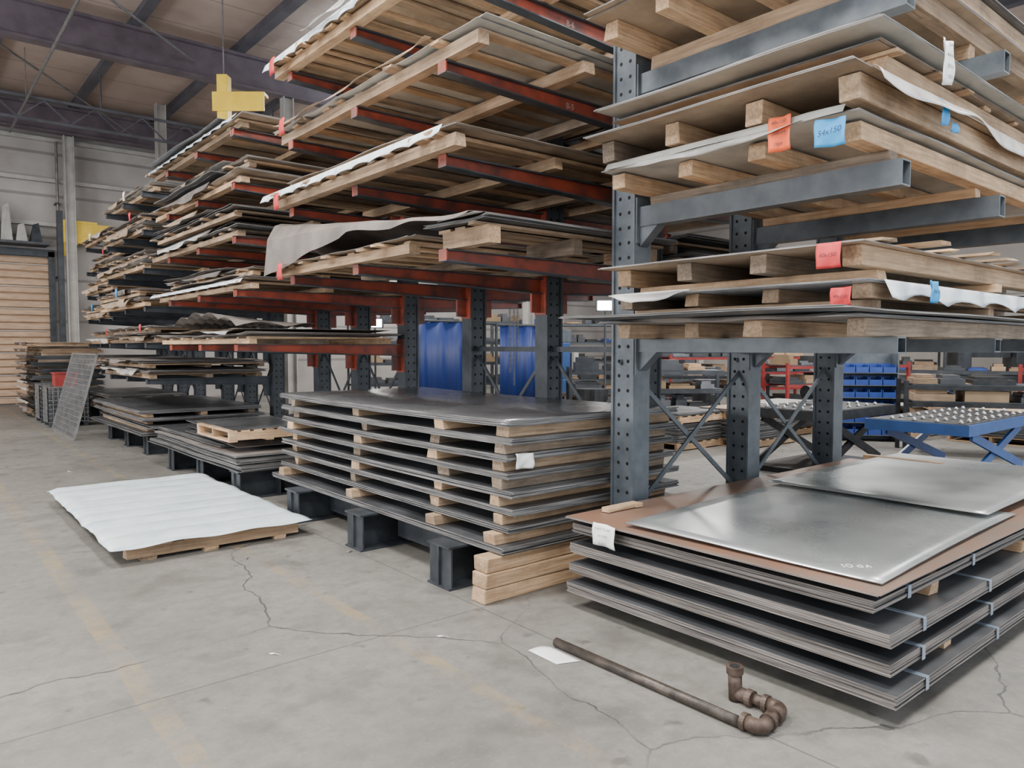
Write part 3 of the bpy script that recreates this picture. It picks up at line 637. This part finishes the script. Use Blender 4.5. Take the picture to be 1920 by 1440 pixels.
def basket(x, y, s, label):
    t = thing('wire_basket', label, 'crate', (x, y, 0), group='wire baskets', local=True); m = MB(); n = 9; h = .7
    for i in range(n):
        a = -s/2+s*i/(n-1); z = .1+h*i/(n-1)
        for q in (-s/2, s/2):
            m.beam((a, q, .1), (a, q, .1+h), .012, .012).beam((q, a, .1), (q, a, .1+h), .012, .012).beam((-s/2, q, z), (s/2, q, z), .012, .012).beam((q, -s/2, z), (q, s/2, z), .012, .012)
    m.build('wire_body', WIRE, t); MB().box(-s/2, s/2, -s/2, s/2, .09, .1).build('tray', DGREY, t)
    MB().box(-s*.4, s*.3, -s*.35, s*.4, .101, .45).box(-s*.2, s*.4, -s*.3, s*.2, .45, .6).build('scrap_contents', DGREY, t)
    for a in (-1, 1):
        for b in (-1, 1): MB().box(a*s*.42-.04, a*s*.42+.04, b*s*.42-.04, b*s*.42+.04, 0, .09).build('foot', DGREY, t)
basket(2.60, 17.4, .72, 'grey wire basket crate just beyond the leaning mesh panel')
basket(2.60, 18.5, .72, 'second grey wire basket crate, next to the far floor pile')
t = thing('red_bin', 'small red plastic bin perched on the nearer wire basket', 'bin', (2.6, 17.4, .8), local=True)
MB().box(-.2, .2, -.2, .2, .006, .25).build('body', REDB, t); MB().box(-.22, .22, -.22, .22, .25, .28).build('rim', REDB, t)

# ---- bubble wrapped pallet on the floor
t, z = skid(1.25, 2.56, 5.93, 8.6, 0, 'x', 'pale pine pallet carrying the bubble-wrapped sheet on the open floor', 0, nr=4, rw=.09, rh=.085, nc=3, ch=.03, ns=8, st_=.018, cx=[1.4, 1.85, 2.40], group=None, bev=.003, rag=.01)
def wrap(i, j):
    x = 1.12+1.53*i; y = 5.84+2.92*j
    ex = max(0, 1.20-x, x-2.57)/.08; ey = max(0, 5.92-y, y-8.68)/.08
    e = min(1.2, math.hypot(ex, ey))
    s = (y*3.05+.05*math.sin(x*3)) % 1
    zz = z+.010+.024*math.sin(s*math.pi)**.5*(1-.5*min(1, e))+.0015*math.sin(x*9+y*2)-.014*e+.008*math.sin(x*11+y*7)*e
    return (x+.005*math.sin(y*9), y+.006*math.sin(x*8), zz)
tag(MB().slab(1.2, 2.57, 5.9, 8.67, z+.001, .003, None).build('loose_steel_sheet', [PALE, EDGE]), 'flat sheet hidden beneath the bubble wrap on the floor pallet', 'sheet metal')
tag(MB().grid(wrap, 40, 220).build('bubble_wrap_sheet', BUBBLE, smooth=True, solid=.003), 'white bubble wrap laid over the low pallet on the open floor', 'plastic wrap')

# ---- pipe with fittings
t = thing('pipe_assembly', 'black iron pipe with rusty elbow fittings lying on the floor in front', 'pipe', (2.66, 2.2, 0))
r = .024
MB().tube([(2.655, 2.83, r), (2.67, 1.70, r)], r, 20).build('pipe', PIPEM, t, smooth=True)
MB().tube([(2.655, 2.832, r), (2.655, 2.79, r)], .018, 20).build('bore', HOLE, t)
def elbow(c, a, b, rr, nm):
    c = Vector(c); a = Vector(a); b = Vector(b)
    pts = [c+a*.07]+[c+a*.035*(1-s)**2+b*.035*s**2 for s in (0, .2, .4, .6, .8, 1)]+[c+b*.07]
    o = MB().tube(pts, rr, 18).build(nm, PIPER, t, smooth=True)
    for q in (a, b): MB().tube([c+q*.062, c+q*.085], rr+.006, 18).build('collar', PIPER, o, smooth=False)
RR = .031
elbow((2.67, 1.62, RR+.006), (0, 1, 0), (1, .12, 0), RR, 'elbow')
MB().tube([(2.74, 1.63, RR+.006), (2.82, 1.64, RR+.006)], .024, 16).build('nipple', PIPER, t, smooth=True)
elbow((2.885, 1.65, RR+.006), (-1, -.12, 0), (-.05, 1, 0), RR, 'elbow')
MB().tube([(2.882, 1.72, RR+.006), (2.875, 1.80, RR+.006)], .024, 16).build('nipple', PIPER, t, smooth=True)
c = Vector((2.87, 1.87, RR+.006))
o = MB().tube([c+Vector((0, -.08, 0)), c+Vector((0, .0, 0))], RR, 18).tube([c+Vector((0, 0, -.033)), c+Vector((-.01, 0, .10))], RR, 18).build('tee', PIPER, t, smooth=True)
MB().tube([c+Vector((-.009, 0, .092)), c+Vector((-.011, 0, .125))], RR+.007, 18).build('collar', PIPER, o)
MB().tube([c+Vector((0, -.09, 0)), c+Vector((0, -.06, 0))], RR+.006, 18).build('collar', PIPER, o)
MB().tube([c+Vector((-.011, 0, .1245)), c+Vector((-.011, 0, .1262))], .023, 18).build('bore', HOLE, o)
o = MB().grid(lambda i, j: (2.50+.12*i, 2.66+.22*j-.05*i, .004+.012*math.sin(i*3)*j), 6, 6).build('paper_label', WHITE, smooth=True, solid=.001)
tag(o, 'white paper label on the floor beside the end of the iron pipe', 'paper')
for k, (u, v, mm, w) in enumerate(((515, 1228, WHITE, 'curled white scrap in the middle of the open floor'), (655, 1035, KRAFT, 'brown paper scrap near the bases of the tall stack'), (462, 1048, KRAFT, 'brown splinter in front of the bubble-wrapped pallet'), (830, 1195, WHITE, 'thin white sliver beside the joint near the timber beams'), (130, 885, WHITE, 'tiny white scrap left of the bubble-wrapped pallet'))):
    p = at_z(u, v, 0); a = U(0, 3); s = .05
    tag(MB().grid(lambda i, j: (p.x+s*(i-.5)*math.cos(a)-.01*(j-.5), p.y+s*(i-.5)*math.sin(a)+.02*(j-.5), .003+.006*math.sin(i*3.14)), 5, 2).build('scrap', mm, solid=.001), w, 'scrap')

# ---------------------------------------------------------------- shop behind
def ball_table(x, y, lx, ly, z, fm, label):
    t = thing('ball_transfer_table', label, 'table', (x, y, 0), 0, 'ball transfer tables')
    MB().box(x-lx/2, x+lx/2, y-ly/2, y+ly/2, z-.02, z).box(x-lx/2, x+lx/2, y-ly/2, y-ly/2+.04, z-.12, z-.02).box(x-lx/2, x+lx/2, y+ly/2-.04, y+ly/2, z-.12, z-.02).box(x-lx/2, x-lx/2+.04, y-ly/2+.04, y+ly/2-.04, z-.12, z-.02).box(x+lx/2-.04, x+lx/2, y-ly/2+.04, y+ly/2-.04, z-.12, z-.02).build('top_frame', fm, t)
    MB().box(x-lx/2+.03, x+lx/2-.03, y-ly/2+.03, y+ly/2-.03, z+.001, z+.006).build('top_plate', BLACK, t)
    for s in (-1, 1):
        yy = y+s*(ly/2-.1)
        for d in (1, -1):
            MB().beam((x-d*lx*.38, yy, .12), (x+d*lx*.38, yy+.03*d, z-.14), .03, .10).build('scissor_leg', fm, t)
    MB().box(x-lx*.45, x+lx*.45, y-ly/2+.05, y+ly/2-.05, 0, .07).build('base_frame', fm, t)
    b = None
    for i in range(int(lx/.24)):
        for j in range(int(ly/.24)):
            px, py = x-lx/2+.12+i*.24, y-ly/2+.12+j*.24
            if b is None:
                rr = .022; zz = z+.006
                pts = [(px, py, zz+rr*.02), (px, py, zz+rr*.5), (px, py, zz+rr*1.0), (px, py, zz+rr*1.5), (px, py, zz+rr*1.8)]
                b = MB().tube(pts, [rr*1.2, rr*1.2, rr, rr*.75, rr*.3], 10).build('transfer_ball', CHROME, t, smooth=True); b0 = (px, py)
            else:
                q = b.copy(); C.objects.link(q); q.parent = t; q.location = b.location+Vector((px-b0[0], py-b0[1], 0))
ball_table(9.4, 4.9, 1.9, 1.1, .82, BLACK, 'black scissor-legged ball transfer table behind the farthest grey column')
ball_table(9.9, 3.45, 2.4, 1.1, .76, BLUE, 'blue scissor lift table with steel balls at the right edge')
t = thing('steel_roller_wheels', 'dark roller wheels sitting on the black ball table', 'wheel', (9.6, 5.1, .88))
for k, (x, y) in enumerate(((9.45, 5.15), (9.62, 5.0))): MB().tube([(x, y, .98), (x+.1, y-.02, .98)], .095, 20).build('wheel', BLACK, t)
def loaded(u, d, z0, lx, ly, n, label):
    p = at_d(u, 650, d); z = z0
    pallet(p.x, p.y, z, lx, ly, 'wooden pallet under '+label, 0, group='pallets in the shop'); z += .128
    pack('sheet_stack', p.x-lx/2+.02, p.x+lx/2-.02, p.y-ly/2+.02, p.y+ly/2-.02, z, n, .01, [R.choice([DARK, PALE, SHINE]), EDGE], label, group='sheets in the shop', jit=.03)
    z += n*.01
    if n > 7:
        pallet(p.x+.03, p.y-.02, z+.003, lx*.95, ly*.95, 'upper wooden pallet on '+label, 0, group='pallets in the shop')
        pack('sheet_stack', p.x-lx/2+.05, p.x+lx/2-.05, p.y-ly/2+.03, p.y+ly/2-.06, z+.131, 4, .01, [R.choice([DARK, PALE, TAN]), EDGE], 'upper sheets of '+label, group='sheets in the shop', jit=.03)
for a in ((1680, 13.5, 0, 1.5, 1.2, 28, 'sheet stack near the red shop rails'), (1790, 15, 0, 1.4, 1.2, 30, 'sheet stack behind the ball tables'), (1470, 14, 0, 1.6, 1.2, 26, 'sheet stack seen between the grey columns'), (1890, 12.5, 0, 1.4, 1.3, 22, 'sheet stack at the right edge of the shop'), (1270, 12, 0, 1.4, 1.1, 28, 'sheet stack just right of the tall stack'), (840, 13, .0, 1.6, 1.2, 30, 'sheet stack in front of the blue curtain'), (690, 14.5, 0, 1.4, 1.1, 32, 'sheet stack left of the blue curtain'), (1400, 12.3, 0, 1.4, 1.1, 30, 'sheet stack behind the middle grey column'), (1100, 15.5, 0, 1.4, 1.1, 34, 'sheet stack right of the blue curtains')):
    loaded(*a)
def stand(x, y, w, L, hs, rz, pm, nm='stock_stand', top=.1):
    t = thing(nm, w, 'rack', (x, y, 0), math.radians(rz), group='shop stands', local=True)
    for s in (-1, 1):
        for q in (-1, 1): MB().box(s*L/2-.03, s*L/2+.03, q*.4-.03, q*.4+.03, 0, hs[-1]+top).build('post', pm, t)
    for h in hs:
        for q in (-1, 1): MB().box(-L/2, L/2, q*.4-.02, q*.4+.02, h-.03, h+.03).build('rail', pm, t)
        MB().box(-L/2+.1, L/2-.1, -.36, .36, h+.031, h+.05).build('shelf', DGREY, t)
        xx = -L/2+.1
        while xx < L/2-.5:
            w_ = U(.2, .6); hh = U(.05, .26)
            MB().box(xx, xx+w_*.95, -.35, .3, h+.052, h+.052+hh*.6).box(xx+.04, xx+w_*.8, -.25, .25, h+.052+hh*.6, h+.052+hh).build('stored_item', R.choice([DARK, DARK, WX[0], WX[1], CARD, BLACK, BLACK, DGREY, DGREY, BINB, SHINE]), t)
            xx += w_+U(.02, .12)
stand(16.4, 8.2, 'red steel work stand beyond the ball tables', 3.4, (.35, .75, 1.15), -20, REDB)
stand(17.0, 11.2, 'red steel stand deep in the shop between the grey columns', 4.5, (.5, .9, 1.3), -20, REDB)
stand(19.5, 5.8, 'dark storage stand far behind the ball tables', 5.0, (.5, 1.0, 1.5, 1.9), -70, DGREY)
stand(21.5, 10.5, 'dark storage stand near the shop side wall', 5.0, (.5, 1.0, 1.5, 1.9), -60, DGREY)
stand(12.2, 18.2, 'dark stock shelving behind the blue curtains', 5.0, (.5, 1.1, 1.7, 2.3), -20, DGREY)
stand(17.0, 17.6, 'grey stock shelving at the back of the shop', 5.0, (.5, 1.1, 1.7, 2.3), -35, GREY)
stand(14.2, 10.4, 'low black bench with parts in the middle of the shop', 3.0, (.5, .9), -40, BLACK)
stand(17.4, 3.2, 'low red stand right of the ball tables', 3.2, (.4, .8, 1.15), -65, REDB)
stand(12.3, 4.0, 'dark narrow bench of parts behind the ball tables', 2.0, (.4, .75, 1.0), -60, BLACK)
stand(11.2, 9.4, 'dark bench of parts behind the nearest grey column', 3.0, (.4, .75, 1.1), -40, DGREY)
p = at_d(1612, 650, 12.6)
t = thing('bin_shelf', 'tall shelf of blue plastic bins behind the farthest grey column', 'shelf', (p.x, p.y, 0), math.radians(-50), local=True)
MB().box(-.55, .55, .18, .22, 0, 1.5).box(-.57, -.55, -.2, .22, 0, 1.5).box(.55, .57, -.2, .22, 0, 1.5).build('frame', GREY, t)
for i in range(6):
    MB().box(-.55, .55, -.2, .18, .1+i*.21, .115+i*.21).build('shelf_board', GREY, t)
    for j in range(5):
        x = -.53+j*.215; z = .116+i*.21
        MB().box(x, x+.2, -.2, -.19, z, z+.09).box(x, x+.2, .1, .11, z, z+.15).box(x, x+.01, -.19, .1, z, z+.13).box(x+.19, x+.2, -.19, .1, z, z+.13).box(x, x+.2, -.19, .1, z, z+.01).build('bin', BINB, t)
def curtain(x0, x1, y, z0, z1, label):
    t = thing('welding_curtain', label, 'curtain', ((x0+x1)/2, y, 0), group='blue welding curtains')
    n = int((x1-x0)*28)
    MB().grid(lambda i, j: (x0+(x1-x0)*i, y+.03*math.sin(i*(x1-x0)*14)+.008*math.sin(i*50), z0+(z1-z0)*j), n, 1).build('curtain', CURT, t, smooth=True, solid=.003)
    MB().tube([(x0-.1, y, z1+.02), (x1+.1, y, z1+.02)], .025).build('rail', DGREY, t)
    for x in (x0-.1, x1+.1): MB().tube([(x, y, 0), (x, y, z1+.04)], .03).build('post', DGREY, t)
curtain(7.75, 9.5, 12.6, .25, 2.10, 'left blue welding curtain seen through the first red-armed rack')
curtain(9.8, 11.0, 12.2, .15, 2.04, 'right blue welding curtain seen through the first red-armed rack')
def machine(x, y, rz, label, body, trim, s=1.):
    t = thing('shop_machine', label, 'machine', (x, y, 0), rz, 'machines in the shop', local=True)
    MB().box(-.9*s, .9*s, -.5, .5, 0, .8*s).build('bed', body, t, bevel=.02)
    for q in (-1, 1): MB().box(min(q*.9, q*.55)*s, max(q*.9, q*.55)*s, -.45, .45, .8*s, 1.9*s).build('upright', body, t, bevel=.02)
    MB().box(-1.*s, 1.*s, -.35, .4, 1.9*s, 2.3*s).build('head', trim, t, bevel=.02)
    MB().box(-.5*s, .5*s, -.2, .2, 1.3*s, 1.9*s).build('ram', DGREY, t)
    MB().box(1.0*s, 1.15*s, -.5, -.2, 1.1*s, 1.6*s).box(.98*s, 1.02*s, -.4, -.36, .9*s, 1.6*s).build('control_box', BEIGE, t)
machine(18, 14.5, -.4, 'grey press far behind the tall stack', GREY, BLUE)
machine(23.4, 7.4, -.9, 'dark press deep in the shop behind the grey columns', DGREY, REDB)
machine(13.5, 15.2, -.3, 'blue press behind the blue curtains', BLUE, GREY, .9)
machine(22.5, 4.2, -1.2, 'grey machine far behind the ball tables', GREY, YEL, .9)
for (u, d, w) in ((1110, 12.5, 'beside the curtain'), (1325, 16, 'behind the grey rack'), (1560, 17, 'near the blue bins')):
    p = at_d(u, 650, d); t = thing('steel_drum', 'dark steel drum standing '+w, 'drum', (p.x, p.y, 0), 0, 'drums in the shop', local=True)
    MB().tube([(0,0,0), (0,0,.3), (0,0,.31), (0,0,.58), (0,0,.59), (0,0,.88)], [.28,.28,.295,.295,.28,.28], 20).build('barrel', BLACK, t, smooth=False)
    MB().tube([(0,0,.88), (0,0,.89)], .26, 20).build('lid', DGREY, t)
p = at_d(962, 600, 11.0)
t = thing('hanging_chain', 'loose steel chains hanging from a hook beside the right blue curtain', 'chain', (p.x, p.y, 0), local=True)
for s, zl in ((-.06, 1.25), (.02, 1.05), (.09, 1.4)):
    m = MB(); z = 2.35; k = 0
    while z > zl:
        o1 = (.012, 0) if k % 2 else (0, .012)
        m.tube([(s-o1[0], -o1[1], z), (s-o1[0], -o1[1], z-.05), (s+o1[0], o1[1], z-.05), (s+o1[0], o1[1], z), (s-o1[0], -o1[1], z)], .005, 5, cap=False); z -= .04; k += 1
    m.build('chain', WIRE, t)
MB().box(-.15, .15, -.02, .02, 2.36, 2.40).tube([(0, 0, 2.4), (0, 0, ZC)], .012, 6).build('hook_bar', DGREY, t)
# yellow cranes
t = thing('crane_rail', 'yellow overhead crane beam marked 2 TON behind the first red-armed rack', 'crane', (7.5, 8, 3.6))
bm = MB().box(7.494, 7.506, 5.2, 11.5, 3.56, 3.80).box(7.42, 7.58, 5.2, 11.5, 3.80, 3.815).box(7.42, 7.58, 5.2, 11.5, 3.545, 3.56).build('beam', YEL, t)
text('2 TON', .17, (7.49, 7.45, 3.68), (HP, 0, -HP), INK, bm)
for y in (5.6, 8.3, 11): MB().tube([(7.5, y, 3.815), (7.5, y, ZC)], .02, 8).build('hanger', DGREY, t)
p = at_d(420, 165, 12.6)
t = thing('hanging_crane_bracket', 'yellow crane bracket hanging from the roof above the third aisle rack', 'crane', (p.x, p.y, 0), -A, local=True)
MB().box(-.09, .09, -.1, .1, p.z-.85, p.z+.2).build('post', YEL, t, bevel=.01)
MB().tube([(0, 0, p.z+.2), (0, 0, ZC)], .012, 8).build('hanger', WIRE, t)
MB().box(-.16, .72, -.12, -.101, p.z-.42, p.z-.10).box(-.16, .72, -.101, .101, p.z-.15, p.z-.10).build('boom', YEL, t)
p = at_d(112, 430, 20.2)
t = thing('yellow_wall_crane', 'yellow crane arm reaching out above the right side of the roll-up door', 'crane', (p.x, p.y, 0), local=True)
MB().box(-.07, .07, -.07, .07, .02, p.z+.5).build('mast', DGREY, t); MB().box(-.22, .22, -.22, .22, 0, .02).build('base_plate', DGREY, t)
MB().box(.07, 1.5, -.08, .08, p.z-.35, p.z+.2).box(.07, .9, -.1, .1, p.z+.2, p.z+.26).prism([(.07, p.z-.35), (.07, p.z-.75), (.45, p.z-.35)], -.03, .03).build('boom', YEL, t)
# ---------------------------------------------------------------- lamps and added fill lights
def fixture(x, y, z, power, label, sz=1.6, col=(1, .98, .95), up=0, ucol=(.72, .86, 1.)):
    t = thing('light_fixture', label, 'ceiling light', (x, y, z), group='high bay lights')
    MB().box(x-.6, x+.6, y-.14, y+.14, z, z+.07).box(x-.5, x+.5, y-.08, y+.08, z+.07, z+.11).build('housing', WHITE, t)
    MB().box(x-.57, x+.57, y-.11, y+.11, z-.012, z).build('diffuser', LAMP, t)
    for s in (-.4, .4): MB().tube([(x+s, y, z+.11), (x+s, y, ZC)], .006, 6).build('hanger', WIRE, t)
    for (e, zz, rx, cc) in ((power, z-.05, 0, col), (up, z+.2, math.pi, ucol)):  # second, upward area light is added to brighten the ceiling
        if not e: continue
        l = bpy.data.lights.new('area', 'AREA'); l.energy = e; l.shape = 'SQUARE'; l.size = sz; l.color = cc
        o = bpy.data.objects.new('lamp_or_fill_light', l); C.objects.link(o); o.location = (x, y, zz); o.rotation_euler = (rx, 0, 0)
POS = [(-3, 0.0, 'over the open floor left of the camera'), (1.0, -.5, 'directly above the camera'), (1.2, 4.5, 'above the floor pallet'), (-3, 6, 'by the left wall'), (-3, 12, 'farther along the left wall'), (-2.5, 18, 'near the roll-up door'), (6.5, .3, 'before the grey rack'), (10, 6, 'above the ball tables'), (9, 14, 'above the blue curtains'), (14, 1.5, 'at the right of the shop'), (17, 8, 'above the red stands'), (20, 14, 'over the far presses'), (13, 20, 'near the back wall')]
for (x, y, w) in POS:
    fixture(x, y, 6.9, 300, 'white high bay light '+w, sz=1.3, col=(1., .985, .95), up=(260 if (y > 5 and x < 0) else 120) if (y > 10 or x < -2) else 60)
for y, w in ((3, 'near end'), (9, 'middle'), (15, 'far end')):  # out-of-view fill panels, added to lift the rack undersides
    t = thing('fill_light', 'wide white fill light added at the %s of the left wall' % w, 'fill light', (X0, y, 2.6), group='added fill lights')
    MB().box(X0+.001, X0+.08, y-1.0, y+1.0, 2.5, 2.9).build('housing', WHITE, t)
    MB().box(X0+.08, X0+.09, y-.95, y+.95, 2.54, 2.86).build('diffuser', LAMP, t)
    l = bpy.data.lights.new('area', 'AREA'); l.energy = 170; l.shape = 'RECTANGLE'; l.size = 2.6; l.size_y = 1.6; l.color = (.86, .93, 1.)
    o = bpy.data.objects.new('lamp_or_fill_light', l); C.objects.link(o); o.location = (X0+.15, y, 2.3); o.rotation_euler = (HP*1.06, 0, -HP)
for (u, v, d, w) in ((703, 606, 15.0, 'glowing behind the first red-armed rack column'), (1135, 573, 13, 'glowing just left of the grey rack')):
    p = at_d(u, v, d); t = thing('work_light', 'small bright work light '+w, 'lamp', (p.x, p.y, 0), -A, local=True)
    MB().tube([(0, 0, .02), (0, 0, p.z-.1)], .02, 8).build('pole', DGREY, t)
    MB().box(-.25, .25, -.25, .25, 0, .02).build('foot', DGREY, t)
    MB().box(-.16, .16, -.02, .08, p.z-.1, p.z+.1).build('housing', DGREY, t)
    MB().box(-.14, .14, -.035, -.02, p.z-.08, p.z+.08).build('lens', LAMP, t)
w = bpy.data.worlds.new('World'); scn.world = w; w.use_nodes = True
w.node_tree.nodes['Background'].inputs[0].default_value = (.84, .92, 1, 1); w.node_tree.nodes['Background'].inputs[1].default_value = 1.7
# ---------------------------------------------------------------- camera
cd = bpy.data.cameras.new('Camera'); cd.sensor_width = 36; cd.lens = 36*F/1920; cd.clip_start = .05; cd.clip_end = 200
co = bpy.data.objects.new('Camera', cd); C.objects.link(co); co.location = (0, 0, H); co.rotation_euler = (HP-TH, 0, -A)
scn.camera = co
scn.view_settings.exposure = 0.55
